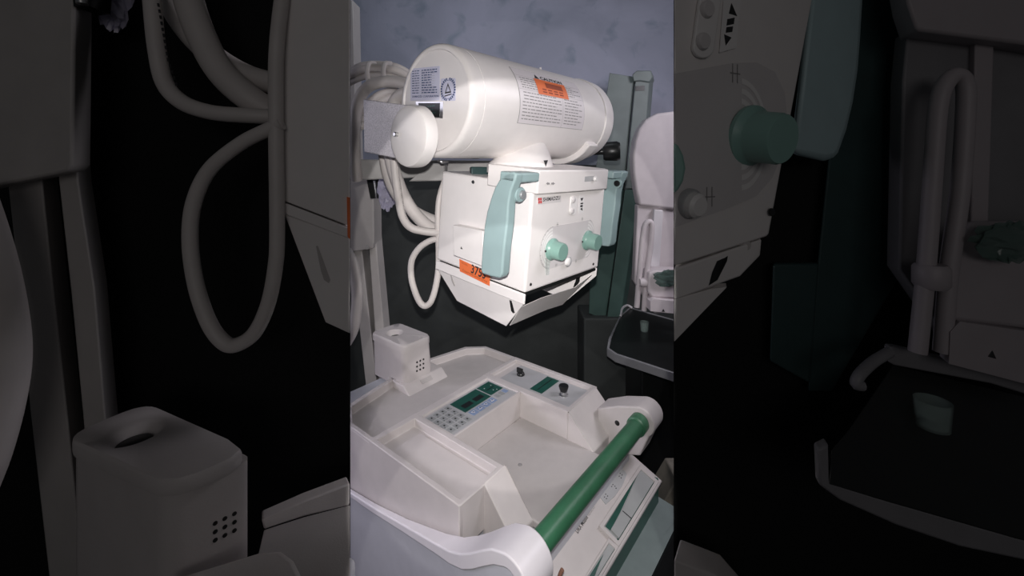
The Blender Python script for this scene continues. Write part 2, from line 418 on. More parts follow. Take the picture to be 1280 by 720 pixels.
# dark gap, steel step and foot below the drawers
b = MB(); b.box(K(.66, -.60, .99), A0*.52, Q0*.18, (0, 0, .11), DGREEN); b.build('bumper', XR, .004)
b = MB(); b.prism([K(.70, -.43, .945), K(1.195, -.43, .945), K(1.195, -.36, .955), K(.70, -.36, .955)], (0, 0, -.02), PLATE)
b.prism([K(.70, -.372, .955), K(1.195, -.372, .955), K(1.195, -.36, .955), K(.70, -.36, .955)], (0, 0, -.22), BLACK); b.build('step', XR, .002)
b = MB(); b.tube([at(699, 722, .80), at(701, 716, .80), at(703, 712, .80)], .004, TAN, 10); b.build('pull_cord_end', XR)

# --- x-ray tube housing
TD = V((.660, .7508, .012)).normalized()
TA = at(541, 126, .905); TR = .1245; TL = .60
T1 = V((TD.y, -TD.x, 0)).normalized(); T2 = T1.cross(TD).normalized()
if T2.z < 0: T2 = -T2
def cyl(s, a, r=TR): return TA+TD*s+(T1*math.cos(a)+T2*math.sin(a))*r
def cyl_hit(u, v):
    d = ray(u, v); w = EYE-TA; dp = d-TD*d.dot(TD); wp = w-TD*w.dot(TD)
    a, bb, c = dp.dot(dp), 2*dp.dot(wp), wp.dot(wp)-TR*TR
    disc = max(0, bb*bb-4*a*c); t = (-bb-math.sqrt(disc))/(2*a); P = EYE+d*t-TA
    return P.dot(TD), math.atan2(P.dot(T2), P.dot(T1))
b = MB()
b.lathe(TA, TD, [(.1095, .004), (.112, .0005), (.116, 0), (.1205, .002), (.1235, .007), (.1245, .013), (.1245, .036), (.1236, .0362), (.1236, .0374), (.1245, .0376), (.1245, .535), (.1275, .537), (.1285, .541), (.1275, .546), (.1262, .547), (.1262, .580), (.122, .592), (.112, .598)], WHITE, 72)
TH = b.build('tube_housing', XR)
EP = Plane(TA+TD*.0035, T1*1.0, T2)          # near end face
if EP.N.dot(TD) > 0: EP = Plane(TA+TD*.0035, T1, T2); EP.N = -EP.N
def rowmarks(b, pl, x0, x1, y, h, m, lift, wmin=.003, wmax=.012, gap=.0022):
    """a line of print too small to read: word-length dashes"""
    x = x0
    while x < x1-.001:
        w = min(random.uniform(wmin, wmax), x1-x)
        b.face([pl.pt(x, y, lift), pl.pt(x+w, y, lift), pl.pt(x+w, y+h, lift), pl.pt(x, y+h, lift)], m); x += w+gap
b = MB(); poly(b, EP, [(513.5, 86), (549.8, 82.5), (549.8, 125.5), (513.5, 126)], LABEL, 0, .0008)
class Quad:
    def __init__(s, pl, c): s.c = [pl.hit(u, v) for u, v in c]; s.N = pl.N
    def pt(s, x, y, z=0.0):
        tl, tr, br, bl = s.c
        return (tl*(1-x)+tr*x)*y+(bl*(1-x)+br*x)*(1-y)+s.N*z
RQ = Quad(EP, ((513.5, 86), (549.8, 82.5), (549.8, 125.5), (513.5, 126)))
for k in range(10):
    y = .90-.075*k
    rowmarks(b, RQ, .06, .32, y, .026, BLUEINK, .0010, .05, .13, .02)
    rowmarks(b, RQ, .40, (.92 if k < 2 or k > 6 else .74), y, .030, BLUEINK, .0010, .05, .13, .02)
    b.face([RQ.pt(.37, y-.022, .001), RQ.pt(.84, y-.022, .001), RQ.pt(.84, y-.016, .001), RQ.pt(.37, y-.016, .001)], GREYINK)
words(b, EP, 'SHIMADZU CORPORATION', 515.3, 121.8, 548.3, 121.2, BLUEINK, .0010, bold=.02, tall=.0042)
b.build('rating_label', TH)
b = MB(); poly(b, EP, [(551.2, 99.3), (552.3, 98.3), (568.6, 97.6), (569.6, 98.5), (569.6, 125.2), (568.6, 126), (552.2, 126), (551.2, 125)], LABEL, 0, .0008)
cx, cy = EP.loc(560.4, 111.8); R1 = .0235
def ring(b, pl, cx, cy, r0, r1, m, lift, n=40, a0=0, a1=360, sx=1.0):
    for k in range(n):
        t0, t1 = [math.radians(a0+(a1-a0)*(k+i)/n) for i in (0, 1)]
        b.face([pl.pt(cx+r*math.cos(t)*sx, cy+r*math.sin(t), lift) for r, t in ((r0, t0), (r1, t0), (r1, t1), (r0, t1))], m)
ring(b, EP, cx, cy, R1*.80, R1*.84, BLUEINK, .0010)
for k in range(26):
    if k not in (6, 19): ring(b, EP, cx, cy, R1*.86, R1*1.05, BLUEINK, .0010, 1, 360*k/26, 360*(k+.66)/26)
tri = [(0, .58), (.46, -.34), (-.46, -.34)]; n = 3
for k in range(3):
    a_, c_ = tri[k], tri[(k+1) % 3]
    b.face([EP.pt(cx+x*R1, cy+y*R1, .0010) for x, y in (a_, c_, (c_[0]*.6, c_[1]*.6), (a_[0]*.6, a_[1]*.6))], INK)
b.face([EP.pt(cx+x*R1, cy+y*R1, .0010) for x, y in ((-.5, -.5), (.5, -.42), (.5, -.52), (-.5, -.6))], INK)
b.build('certification_label', TH)
b = MB(); poly(b, EP, [(520, 127), (554.3, 127.3), (554, 148), (523, 146)], STEEL, 0, .0010); poly(b, EP, [(523, 128.8), (550, 128.8), (549.6, 146.5), (525, 145)], BLACK, .0010, .0004)
x0, y1 = EP.loc(533, 131)
for k in range(4): rowmarks(b, EP, x0+.006, x0+.034-.006*(k % 2), y1-.006-.0075*k, .002, DGREEN, .0016)
b.build('dark_name_plate', TH)
b = MB(); poly(b, EP, [(546.3, 173.2), (546.6, 177.8), (542.5, 175.8)], INK, 0, .0006); b.build('index_mark', TH)
# curved warning label
s0, aT = cyl_hit(640, 89); sR, aB = cyl_hit(726, 161.5); sL, aB2 = cyl_hit(649, 154)
s0, s1 = .147, .4185; aT = math.radians(42.3); aB = (aB+aB2)/2
b = MB()
def cpatch(b, sa, sb, a0, a1, m, r, n=14):
    b.loft([[cyl(sa, a0+(a1-a0)*k/n, r), cyl(sb, a0+(a1-a0)*k/n, r)] for k in range(n+1)], m, caps=False, closed=False)
cpatch(b, s0-.0012, s1+.0012, aT+.008, aB-.008, GREYINK, TR+.0004); cpatch(b, s0, s1, aT, aB, PAPER, TR+.0008)
SPAN = aT-aB
def lab(x, y): return s0+(s1-s0)*x, aT-SPAN*y         # 0..1 label coordinates, y downwards
def cline(x0, x1, y, w=.5, m=GREYINK):
    sa, a_ = lab(x0, y); sb, _ = lab(x1, y); cpatch(b, sa, sb, a_, a_-.0009*w/TR, m, TR+.0012, 1)
for y in (.17, .43): cline(.0, 1, y)
cpatch(b, lab(.62, 0)[0], lab(.62, 0)[0]+.0006, lab(0, .43)[1], aB, GREYINK, TR+.0012)
def crow(x0, x1, y, h=.016, m=GREYINK):
    x = x0
    while x < x1:
        w = min(random.uniform(.02, .07), x1-x); sa, a_ = lab(x, y); sb, a2 = lab(x+w, y+h); cpatch(b, sa, sb, a_, a2, m, TR+.0012, 1); x += w+.011
for k in range(5): crow(.05, .30 if k < 3 else .55, .205+.045*k); crow(.72, .96 if k % 2 else .85, .205+.045*k)
for k in range(9): crow(.05 if k in (0, 1, 2) else .03, .60 if k % 3 else .52, .475+.055*k); crow(.65, .95 if k % 2 else .88, .475+.055*k)
w = glyphs('CAUTION', .03)[2]
def ctext(x, y, w): 
    sa, a_ = lab(.375+.345*x/w, .148-.075*y/.72); return cyl(sa, a_, TR+.0012)
b.text('CAUTION', ctext, INK, .03)
b.face([cyl(*lab(x, y), TR+.0012) for x, y in ((.285, .150), (.355, .150), (.318, .05))], INK)
b.build('warning_label', TH)
b = MB(); oT, oB, oS, oE = math.radians(32.0), math.radians(12.5), .2175, .3458
cpatch(b, oS, oE, oT, oB, ORANGE, TR+.0017)
def ol(x, y): return oS+(oE-oS)*x, oT-(oT-oB)*y
cpatch(b, ol(.30, 0)[0], ol(.86, 0)[0], ol(0, .18)[1], ol(0, .52)[1], DORANGE, TR+.0021, 5)
for y in (.62, .78): 
    for x in (.15, .33, .52, .70): cpatch(b, ol(x, 0)[0], ol(x+.13, 0)[0], ol(0, y)[1], ol(0, y+.08)[1], DORANGE, TR+.0021, 2)
b.build('orange_sticker', TH)

# --- collimator (a box turned about the tube axis)
CA = V((.6605, .7508, 0)); CQ = V((.7473, -.6574, -.0970)); CW = V((.0728, -.0640, .9953))
CO = V((.04519, .88975, CZ-.0375)); W_, D_, H_ = .316, .306, .238
def L(s, r, t): return CO+CA*s+CQ*r-CW*t        # s along the front, r outwards, t downwards
FF = Plane(CO, CA, CW); FF.N = CQ.copy()
LF = Plane(CO, CQ, CW); LF.N = -CA
b = MB(); b.box(L(0, 0, 0), CA*W_, -CQ*D_, -CW*(H_-.001), WHITE); CM = b.build('collimator', XR, .006, 3)
b = MB(); b.box(L(-.0015, .0005, H_+.0005), CA*.006, -CQ*(D_+.002), -CW*.024, WHITE); b.box(L(W_-.0045, -.003, H_+.0005), CA*.006, -CQ*(D_-.002), -CW*.024, WHITE); b.box(L(0, -D_+.004, H_+.0005), CA*W_, -CQ*.005, -CW*.024, WHITE)
CB = b.build('collimator_base', XR, .003, 2)
# tapered skirt below
t0, t1 = H_+.022, H_+.099
i0, j0, i1, j1 = .002, -.002, .028, -.064
Lt, Lb = [L(i0, j0, t0), L(i0, -D_-j0, t0)], [L(i1, -.071, t1+.006), L(i1, -D_+.060, t1)]
b = MB(); b.prism([Lt[0], Lt[1], Lb[1], Lb[0]], CA*.003, WHITE)
Rt, Rb = [L(W_-i0, j0, t0), L(W_-i0, -D_-j0, t0)], [L(W_-i1, -.071, t1+.006), L(W_-i1, -D_+.060, t1)]
b.prism([Rt[0], Rt[1], Rb[1], Rb[0]], -CA*.003, WHITE)
def mixp(a, c, k): return a+(c-a)*k
FLP = Plane(Lb[0], Rb[0]-Lb[0], Lt[0]-Lb[0]); fl = [FLP.hit(u, v) for u, v in ((651.5, 384), (677, 372.5), (718.6, 359.4), (740, 343), (703, 381), (684, 387), (675, 390.7), (637.5, 407))]
b.prism(fl, -CQ*.002, WHITE)
b.prism([mixp(Lt[1], Lb[1], .1), Lb[1], Rb[1], mixp(Rt[1], Rb[1], .1)], CQ*.003, WHITE)
b.box(L(.006, -.004, H_+.001), CA*(W_-.012), -CQ*(D_-.012), -CW*.006, BLACK)
b.box(L(.05, -.12, H_+.007), CA*(W_-.1), -CQ*(D_-.16), -CW*.03, BLACK)
SK = b.build('skirt', XR)
SP = Plane(Lt[0], CQ, CW); SP.X = (Lt[0]-Lt[1]).normalized(); SP.N = -((Lt[1]-Lt[0]).cross(Lb[0]-Lt[0])).normalized()
if SP.N.dot(CA) > 0: SP.N = -SP.N
for pix in ([(637, 375), (639.5, 376), (643.5, 391), (641.5, 391.5), (639, 388)], ):
    b = MB(); poly(b, SP, pix, BLACK, 0, .0008); b.build('slot', SK)
b = MB(); poly(b, SP, [(563, 343), (564.3, 343.5), (569, 357), (567.8, 357.5), (565, 352)], FLOORP, 0, .0008); b.build('slot', SK)
RP = Plane(mixp(Rt[0], Rt[0], 0)-CA*.003, CQ, CW); RP.N = -SP.N.reflect(CA); 
RP.N = (Rt[1]-Rt[0]).cross(Rb[0]-Rt[0]).normalized()
if RP.N.dot(CA) > 0: RP.N = -RP.N
b = MB(); poly(b, RP, [(721, 347), (725, 346.5), (724.5, 352), (720, 359), (716.5, 359.5)], BLACK, .0004, .0008); b.build('slot', SK)
# cap over the top front edge
b = MB(); w0, w1 = -.004, W_+.016
o = [(w0, -.135), (w0, .016), (W_*.52, .020), (W_-.020, .016), (w1, -.012), (w1, -.135)]
b.prism([L(s, r, .017) for s, r in o], CW*.052, WHITE); CAP = b.build('collimator_cap', XR, .003, 2)
CF = Plane(L(0, .0195, 0), CA, CW); CF.N = CQ.copy()
b = MB(); poly(b, CF, [(727, 221), (743, 219.6), (743, 226), (727, 227.5)], PANEL, -.001, .0012); b.build('slider_slot', CAP)
b = MB(); b.lathe(CF.hit(742.7, 223, -.001), CQ, [(.0062, 0), (.0062, .006), (.005, .008)], ARC, 20); b.build('slider_button', CAP)
b = MB()
for d in (-1, 1):
    c = 688+d*1.0
    poly(b, CF, [(c, 228.4), (c+d*2, 228.3), (c+d*2, 227.5), (c+d*4.6, 229.4), (c+d*2, 231.3), (c+d*2, 230.5), (c, 230.6)], GREYINK, 0, .0004)
b.build('arrow_mark', CAP)
# brand plate, switch, labels on the front
b = MB(); poly(b, FF, [(671.5, 247.0), (701, 244.2), (701, 252.3), (672, 255.8)], PANEL if 0 else DIAL, 0, .0008)
for (u, v) in ((672.6, 247.6), (675.1, 247.4), (672.9, 251.4), (675.3, 251.1)): poly(b, FF, [(u, v), (u+2.0, v-.2), (u+1.9, v+3.0), (u, v+3.2)], RED, .0008, .0004)
words(b, FF, 'SHIMADZU', 678.6, 252.0, 700, 249.3, INK, .0009, tall=.0085, bold=.02); b.build('brand_plate', CM)
def pill(pl, u0, v0, u1, v1, hw, n=8):
    out = []
    for k in range(n+1):
        t = math.pi*k/n; out.append((u0+hw*math.cos(math.pi+t), v0-hw*math.sin(t)*1.05))
    for k in range(n+1):
        t = math.pi*k/n; out.append((u1+hw*math.cos(t), v1+hw*math.sin(t)*1.05))
    return out
b = MB(); poly(b, FF, pill(FF, 716.6, 249, 715.4, 264.3, 4.0), ARC, 0, .003); SW = b.build('switch_plate', CM, .0006)
for (u, v) in ((716.6, 250), (715.2, 263.4)):
    b = MB(); b.lathe(FF.hit(u, v, .003), CQ, [(.0068, 0), (.0068, .0025), (.0055, .0035)], DIAL, 20); b.build('push_button', SW)
b = MB(); poly(b, FF, [(724, 245), (730.6, 244.2), (729.3, 266.5), (722.8, 267.3)], ARC, 0, .0005)
for pts in ([(725.6, 247.7), (729.2, 247.2), (727, 251.6)], [(725.2, 261.2), (727.6, 259.4), (728.1, 263.4)], [(725.8, 253.6), (728.8, 253.2), (728.6, 255), (725.6, 255.4)], [(725.5, 256.5), (728.4, 256.1), (728.2, 258.6), (725.3, 259)]):
    poly(b, FF, pts, INK, .0005, .0004)
b.build('symbol_label', CM)
# dial print: grey field, concentric arcs
k1 = FF.loc(689.8, 311.5); k2 = FF.loc(734, 300)
b = MB(); R = .050
yt, yb = k1[1]+.054, k1[1]-.046
fld = []
for k in range(13):
    t = math.radians(270-180*k/12); fld.append((k1[0]+.046*math.cos(t), (yt+yb)/2+.050*math.sin(t)))
for k in range(13):
    t = math.radians(90-180*k/12); fld.append((k2[0]+.030*math.cos(t), (yt+yb)/2+.050*math.sin(t)))
b.prism([FF.pt(x, y) for x, y in fld], CQ*.0005, DIAL)
cy0 = (yt+yb)/2
for r in (.043, .036, .029):
    ring(b, FF, k1[0], cy0, r*1.03-.0022, r*1.03+.0022, ARC, .0008, 18, 95, 262, .93)
    ring(b, FF, k2[0]-.008, cy0, r*1.06-.0022, r*1.06+.0022, ARC, .0008, 18, 30, 82, .85)
    ring(b, FF, k2[0]-.008, cy0, r*1.06-.0022, r*1.06+.0022, ARC, .0008, 18, -84, -30, .85)
ring(b, FF, k1[0], cy0, .0495, .0502, GREYINK, .0008, 24, 92, 265, .95)
ring(b, FF, k2[0], cy0, .0495, .0502, GREYINK, .0008, 24, -86, 86, .64)
for k in range(9):
    a_ = math.radians(120+15*k); x, y = k1[0]+.0475*math.cos(a_)*.93, cy0+.0475*math.sin(a_)
    b.face([FF.pt(x+dx, y+dy, .0009) for dx, dy in ((-.001, -.001), (.001, -.001), (.001, .001), (-.001, .001))], GREYINK)
for (u, v) in ((696.5, 280.5), (727.5, 273.8), (695, 331), (719.5, 326.3)):
    x, y = FF.loc(u, v)
    for d in (-.0025, .0015): b.face([FF.pt(x+d, y-.005, .0009), FF.pt(x+d+.0009, y-.005, .0009), FF.pt(x+d+.0009, y+.005, .0009), FF.pt(x+d, y+.005, .0009)], GREYINK)
    b.face([FF.pt(x-.004, y-.0005, .0009), FF.pt(x+.004, y-.0005, .0009), FF.pt(x+.004, y+.0005, .0009), FF.pt(x-.004, y+.0005, .0009)], GREYINK)
b.build('dial_print', CM)
def knob(mbx, P, ax, r, ln, m, ribs=20, tick=None):
    """ribbed dial knob with a flange"""
    x, y = perp(ax); prof = [(1.22, 0), (1.22, .12), (1.02, .26), (1.0, .30), (.97, .92), (.90, 1.0)]
    rings = []
    for i, (k, d) in enumerate(prof):
        rg = []
        for j in range(ribs*2):
            rr_ = r*k*(1.0 if i in (0, 1, 5) or j % 2 else .965); t = math.pi*j/ribs
            rg.append(P+ax*(d*ln)+(x*math.cos(t)+y*math.sin(t))*rr_)
        rings.append(rg)
    mbx.loft(rings, m)
for (u, v) in ((689.6, 311.4), (734, 300.2)):
    b = MB(); knob(b, FF.hit(u, v), CQ, .0212, .033, KNOBM)
    P = FF.hit(u, v)+CQ*.002
    b.box(P-CA*.0295-CW*.002, CA*.004, CW*.004, CQ*.002, INK)
    b.build('dial_knob', CM)
b = MB(); poly(b, FF, [(681, 323), (687.6, 321), (685.5, 343), (682.2, 344)], GLASS, .003, .0015)
poly(b, FF, [(683.5, 323), (684, 323), (683.6, 343), (683.3, 343)], GREYINK, .0046, .0002); b.build('clear_pointer', CM)
b = MB(); b.lathe(FF.hit(709.2, 326.8), CQ, [(.0125, 0), (.0125, .004), (.011, .0055)], PANEL, 28); b.lathe(FF.hit(709.2, 326.8, .0055), CQ, [(.0100, 0), (.0095, .004), (.007, .006)], ARC, 28); b.build('light_button', CM)
for (u, v) in ((663.2, 355.5), (741.5, 330)):
    b = MB(); b.lathe(FF.hit(u, v), CQ, [(.0035, 0), (.0030, .0015)], BLACK, 14); b.build('screw', CM)
b = MB(); b.lathe(LF.hit(591.5, 227.5), -CA, [(.0045, 0), (.0038, .002)], BLACK, 14); b.build('screw', CM)
# raised cover box and sticker on the left face
b = MB(); pts = [LF.hit(u, v) for u, v in ((574.5, 280), (612, 287.5), (612, 331), (575.3, 317.5))]; b.prism(pts, -CA*.022, WHITE); SC_ = b.build('side_cover', CM, .0015)
b = MB(); poly(b, LF, [(576.6, 308.2), (578.3, 311.6), (575.6, 310.8)], INK, .0225, .0004); b.build('triangle_mark', SC_)
b = MB(); st = [(574.3, 323.8), (612.8, 341.5), (612.0, 357.5), (575, 339)]; poly(b, LF, st, ORANGE, .0022, .0006)
words(b, LF, '3753', 588.5, 340.6, 606.5, 349.0, INK, .0030, tall=.0215, bold=.02)
words(b, LF, 'MODEL', 577, 329.2, 584.5, 332.6, DORANGE, .0030, tall=.004)
words(b, LF, 'Corporation Service Group', 578, 338.5, 609, 353.4, DORANGE, .0030, tall=.0058)
b.build('number_sticker', CM)
# grips: curved mint bars either side of the front
GP = Plane(L(-.085, 0, 0), CQ, CW); GP.N = -CA
side = [(600.6, 339), (602.5, 310), (605, 283), (608.5, 264), (613.6, 247), (618, 235), (623, 226), (629, 218.5), (635, 215.3), (641, 214.5), (645.5, 217), (643.5, 226), (638.5, 238), (635.5, 254), (634, 278), (630, 310), (627.5, 342), (624.5, 348), (614, 346), (603, 342.5)]
gl = [GP.loc(u, v) for u, v in side]
def grip(s0, s1, lug_s, nm='grip'):
    b = MB(); b.prism([L(s0, x, -y) for x, y in gl], CA*(s1-s0), MINT)
    # tab that bends in over the cap
    xt = [p for p in gl]; tx = max(p[0] for p in gl)
    a_, c_ = sorted((s0 if lug_s > s0 else lug_s, s1 if lug_s < s1 else lug_s))
    b.box(L(a_, tx-.004, -gl[9][1]+.002), CA*(c_-a_), -CQ*.040, -CW*.020, MINT)
    return b.build(nm, CM, .006, 3)
G1 = grip(-.085, -.061, -.004)
G2 = grip(W_+.050, W_+.085, W_+.004)
b = MB(); P = at(653.5, 243.5, .842); b.lathe(P-CQ*.024-CA*.003, CQ, [(.0155, 0), (.0155, .020), (.0145, .022)], MINT, 28); b.lathe(P-CQ*.002, CQ, [(.0092, 0), (.0092, .004), (.0080, .0052), (.001, .0054)], BOLTG, 24); b.build('grip_bolt', CM)
b = MB(); P = L(W_+.046, gl[11][0]-.008, .004); b.lathe(P, -CA, [(.013, -.002), (.013, .004)], MINT, 24); b.lathe(P, -CA, [(.0085, .004), (.0085, .007)], BLACK, 20); b.build('grip_bolt', CM)
# neck between tube and collimator, rear coupling
b = MB(); c0 = at(650, 209, 1.05); rings = []
for (k, z, rx, sh) in ((0, -.012, .084, 0), (1, .006, .083, 0), (2, .012, .080, .002), (3, .030, .067, .015), (4, .048, .052, .029), (5, .062, .040, .037), (6, .070, .026, .040)):
    cc = c0+V((0, 0, z))+TD*sh
    rings.append([cc+(TD*math.cos(2*math.pi*i/40)+T1*math.sin(2*math.pi*i/40)*1.0)*rx for i in range(40)])
b.loft(rings, WHITE); NK = b.build('neck', XR)
bst = min((c0+(TD*math.cos(t_/50)+T1*math.sin(t_/50))*.083 for t_ in range(314)), key=lambda p: abs(640+F*p.x/p.y-682)+p.y*3)
NP = Plane(bst, (bst-c0).cross(V((0, 0, 1)))*-1, (0, 0, 1)); NP.N = (bst-c0).normalized()
b = MB(); poly(b, NP, [(679.5, 200.5), (684.5, 200.2), (682, 208)], INK, 0, .0012); b.build('index_mark', NK)
b = MB(); s_a, s_b = .36, .50; n = 16
def arcring(s, r0, r1, a0, a1):
    o = [cyl(s, math.radians(a0+(a1-a0)*k/n), r1) for k in range(n+1)]+[cyl(s, math.radians(a1+(a0-a1)*k/n), r0) for k in range(n+1)]
    return o
b.prism(arcring(.47, TR-.004, TR+.016, -120, -38), TD*.05, WHITE); b.build('cradle_clamp', XR, .003)
b = MB(); P = at(764, 189, 1.52); ax = V((.80, -.2, .02)).normalized(); b.lathe(P-ax*.03, ax, [(.012, -.12), (.012, 0), (.030, .002), (.034, .008), (.036, .05), (.030, .062)], BLACK, 24); b.build('lock_knob', XR)
b = MB(); b.lathe(cyl(.40, math.radians(95), TR-.002), V((0, 0, 1)), [(.003, 0), (.003, .02)], WHITE, 10); b.build('locating_pin', TH)

# --- pivot bracket with disc, arm, column
DP = Plane(at(503, 168, .86), CQ, (0, 0, 1)); DP.N = -TD
BPs = [DP.hit(u, v, -.028) for u, v in ((454, 124), (525, 133.5), (525, 204), (455, 190))]
b = MB(); b.prism(BPs, TD*.012, SILVER); BR = b.build('bracket_plate', XR, .002)
b = MB(); b.lathe(DP.hit(508, 170, 0), TD, [(.054, 0), (.0625, .003), (.065, .009), (.065, .030)], SILVER if 0 else WHITE, 48); PD = b.build('pivot_disc', XR)
b = MB(); b.lathe(DP.hit(497, 168, 0), -TD, [(.005, -.001), (.005, .007), (.0035, .0085)], STEEL, 18); b.build('bolt', PD)
b = MB()
arm = [at(430, 199, 1.18), at(640, 201, 1.42), at(640, 217, 1.42), at(430, 226, 1.18)]
b.prism(arm, (-.03, .08, 0), ARMM); b.prism([at(540, 204, 1.22), at(556, 204, 1.24), at(556, 226, 1.24), at(510, 227, 1.20), at(517, 222, 1.20)], (0, .06, 0), ARMM)
b.build('support_arm', XR, .004)
b = MB(); b.box(at(545, 197, 1.10), A0*.16, V((0, 0, .014)), (0, .05, 0), BLACK)
b.tube([at(548, 200, 1.08), at(552, 203, 1.08), at(560, 202, 1.09)], .004, STEEL, 8); b.build('brake_linkage', XR, .002)
b = MB(); b.box(at(589, 223, 1.06), at(611, 223, 1.09)-at(589, 223, 1.06), (0, 0, .03), (-.01, .06, 0), DTEAL); b.build('coupling_block', XR, .004)
Yc = 1.62
b = MB(); b.prism([at(u, v, Yc) for u, v in ((400, 224), (466.5, 224), (467.5, 300), (466, 311), (400, 321))], (0, .10, 0), COLM); CR = b.build('column_carriage', XR, .004, 2)
b = MB(); b.lathe(at(459, 309, Yc-.003), (0, -1, 0), [(.008, -.004), (.008, .001)], ARMM, 14); b.build('screw', CR)
for rail in ([(428, 235), (448, 235), (467.5, 560), (463, 560)], [(457, 235), (466, 235), (485, 500), (475.5, 500)]): pass
b = MB(); b.prism([at(u, v, Yc+.03) for u, v in ((430, 235), (446, 260), (473, 500), (459, 500))], (0, .08, 0), COLM); b.build('column_rail', XR, .003)
b = MB(); b.prism([at(u, v, Yc+.03) for u, v in ((456, 235), (466, 260), (487, 490), (474, 490))], (0, .08, 0), COLM); b.build('column_rail', XR, .003)
b = MB(); b.prism([at(u, v, Yc+.06) for u, v in ((420, 0), (441, 0), (446, 235), (425, 235))], (0, .08, 0), COLM); b.build('column_top', XR, .003)
b = MB(); b.prism([at(u, v, 1.5) for u, v in ((458, 224), (474, 224), (473, 248), (463, 248))], (0, .05, 0), BLACK)
b.tube([at(468, 226, 1.49), at(470, 248, 1.49)], .0042, STEEL, 10); b.build('cable_hook', XR, .002)

# --- cables of the machine
def cab(name, pts, r, parent, m=CABLE, n=8, marks=None):
    b = MB(); b.tube(smooth_path([at(*p) for p in pts], n), r, m, 14); return b.build(name, parent)
cab('high_voltage_cable', [(520, 110, 1.12), (505, 104, 1.14), (485, 102, 1.16), (465, 106, 1.17), (452, 118, 1.17), (445, 140, 1.17), (443, 175, 1.16), (444, 206, 1.16), (446, 224, 1.18)], .0165, XR)
cab('high_voltage_cable', [(520, 118, 1.06), (508, 116, 1.08), (496, 124, 1.10), (490, 140, 1.10), (487, 180, 1.10), (493, 215, 1.12), (507, 250, 1.14), (527, 276, 1.16), (548, 289, 1.18), (575, 295, 1.22)], .0175, XR)
cab('high_voltage_cable', [(478, 150, 1.18), (480, 190, 1.18), (487, 225, 1.2), (503, 252, 1.22), (525, 268, 1.24), (548, 277, 1.26), (575, 283, 1.28)], .0165, XR)
c = cab('signal_cable', [(492, 190, 1.09), (494, 215, 1.09), (498, 245, 1.09), (503, 270, 1.10), (513, 284, 1.11), (530, 289, 1.12), (548, 290.5, 1.13), (570, 291, 1.16)], .0105, XR)
b = MB()
for k, (u, v, Y) in enumerate(((498.0, 221, 1.08), (499.4, 231, 1.08), (501, 242, 1.08), (502.6, 252, 1.08), (504.4, 261, 1.08), (506.6, 268, 1.085))):
    for j in range(3): b.box(at(u+j*.4, v+j*2.2, Y-.001), (.0012, 0, 0), (0, .001, 0), (.0005, 0, -.0022), GREYINK)
b.build('cable_print', c)
cab('loop_cable', [(552, 299, 1.13), (540, 300, 1.13), (525, 309, 1.13), (515, 325, 1.13), (514, 345, 1.13), (519, 365, 1.13), (526, 379, 1.13), (533, 382, 1.13), (540, 374, 1.13), (546, 352, 1.13), (548.5, 325, 1.13), (547.5, 280, 1.13), (549, 250, 1.135), (556, 225, 1.15)], .0085, XR)
for k, (dv, dy) in enumerate(((0, 0), (9, .02), (-4, .05))):
    cab('coiled_cable', [(425, 100+dv, 1.26+dy), (440, 92+dv, 1.24+dy), (455, 86+dv, 1.23+dy), (475, 85+dv, 1.22+dy), (495, 88+dv, 1.22+dy), (512, 97+dv, 1.24+dy), (530, 110+dv, 1.28+dy)], .012, XR)
for k in range(4):
    cab('coiled_cable', [(425, 150-3*k+k*9, 1.235), (440, 141+k*8, 1.225), (455, 132+k*8, 1.22), (475, 118+k*9, 1.24), (495, 112+k*7, 1.28)], .011, XR)
for u in (463, 483):
    b = MB(); b.tube(smooth_path([at(u-1, 106, 1.17), at(u-4, 92, 1.18), at(u-2, 80, 1.21), at(u+5, 79, 1.25)], 5), .007, CABLE, 8, None); b.build('cable_strap', XR)
cab('hanging_cable', [(430, 310, 1.5), (441, 330, 1.5), (446, 360, 1.5), (445.5, 390, 1.5), (440, 415, 1.5), (425, 440, 1.52)], .020, XR)

# ------------------------------------------------------------------ things behind
LK = thing('steel_locker', 'tall grey-green steel locker standing against the blue wall behind the tube', 'locker', at(765, 210, 2.2)*1.0)
LK.location.z = 0; LK['_o'] = list(LK.location)
Yl = 2.45
LOCKD = mat('dark_green_locker_lower', (.075, .135, .12), .5, var=.08, scale=12)  # darker, greener tone for the lower panels
b = MB(); b.prism([at(u, v, Yl) for u, v in ((762, 91), (793.5, 96), (780, 236), (741, 236), (744, 215))], (.05, .16, 0), LOCK); b.build('side_panel', LK, .004)
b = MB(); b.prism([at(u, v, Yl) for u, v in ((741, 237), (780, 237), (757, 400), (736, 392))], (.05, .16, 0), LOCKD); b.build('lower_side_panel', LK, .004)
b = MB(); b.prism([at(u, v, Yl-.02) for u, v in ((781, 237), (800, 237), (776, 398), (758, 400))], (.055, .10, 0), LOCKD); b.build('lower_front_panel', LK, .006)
b = MB(); b.prism([at(u, v, Yl-.02) for u, v in ((794.5, 94), (813, 90), (801, 236), (781, 236), (783, 215))], (.055, .10, 0), LOCK); b.build('front_panel', LK, .006)
b = MB(); b.prism([at(u, v, Yl-.03) for u, v in ((790, 93), (796, 88), (814, 88), (816, 96), (812, 103), (800, 101), (792, 102))], (.05, .12, 0), LOCK); b.build('top_cap', LK, .006)
b = MB(); b.prism([at(u, v, Yl-.023) for u, v in ((794.5, 107.5), (806, 107), (805.4, 113.2), (794, 113.7))], (0, .004, 0), BLACK); b.build('dark_label', LK)
b = MB(); p0 = at(730, 398, Yl-.05); p1 = at(800, 398, Yl-.05); b.box(V((p0.x, p0.y, 0)), (p1.x-p0.x, 0, 0), (0, .25, 0), (0, 0, p0.z), CHARC); b.build('plinth', LK, .01)

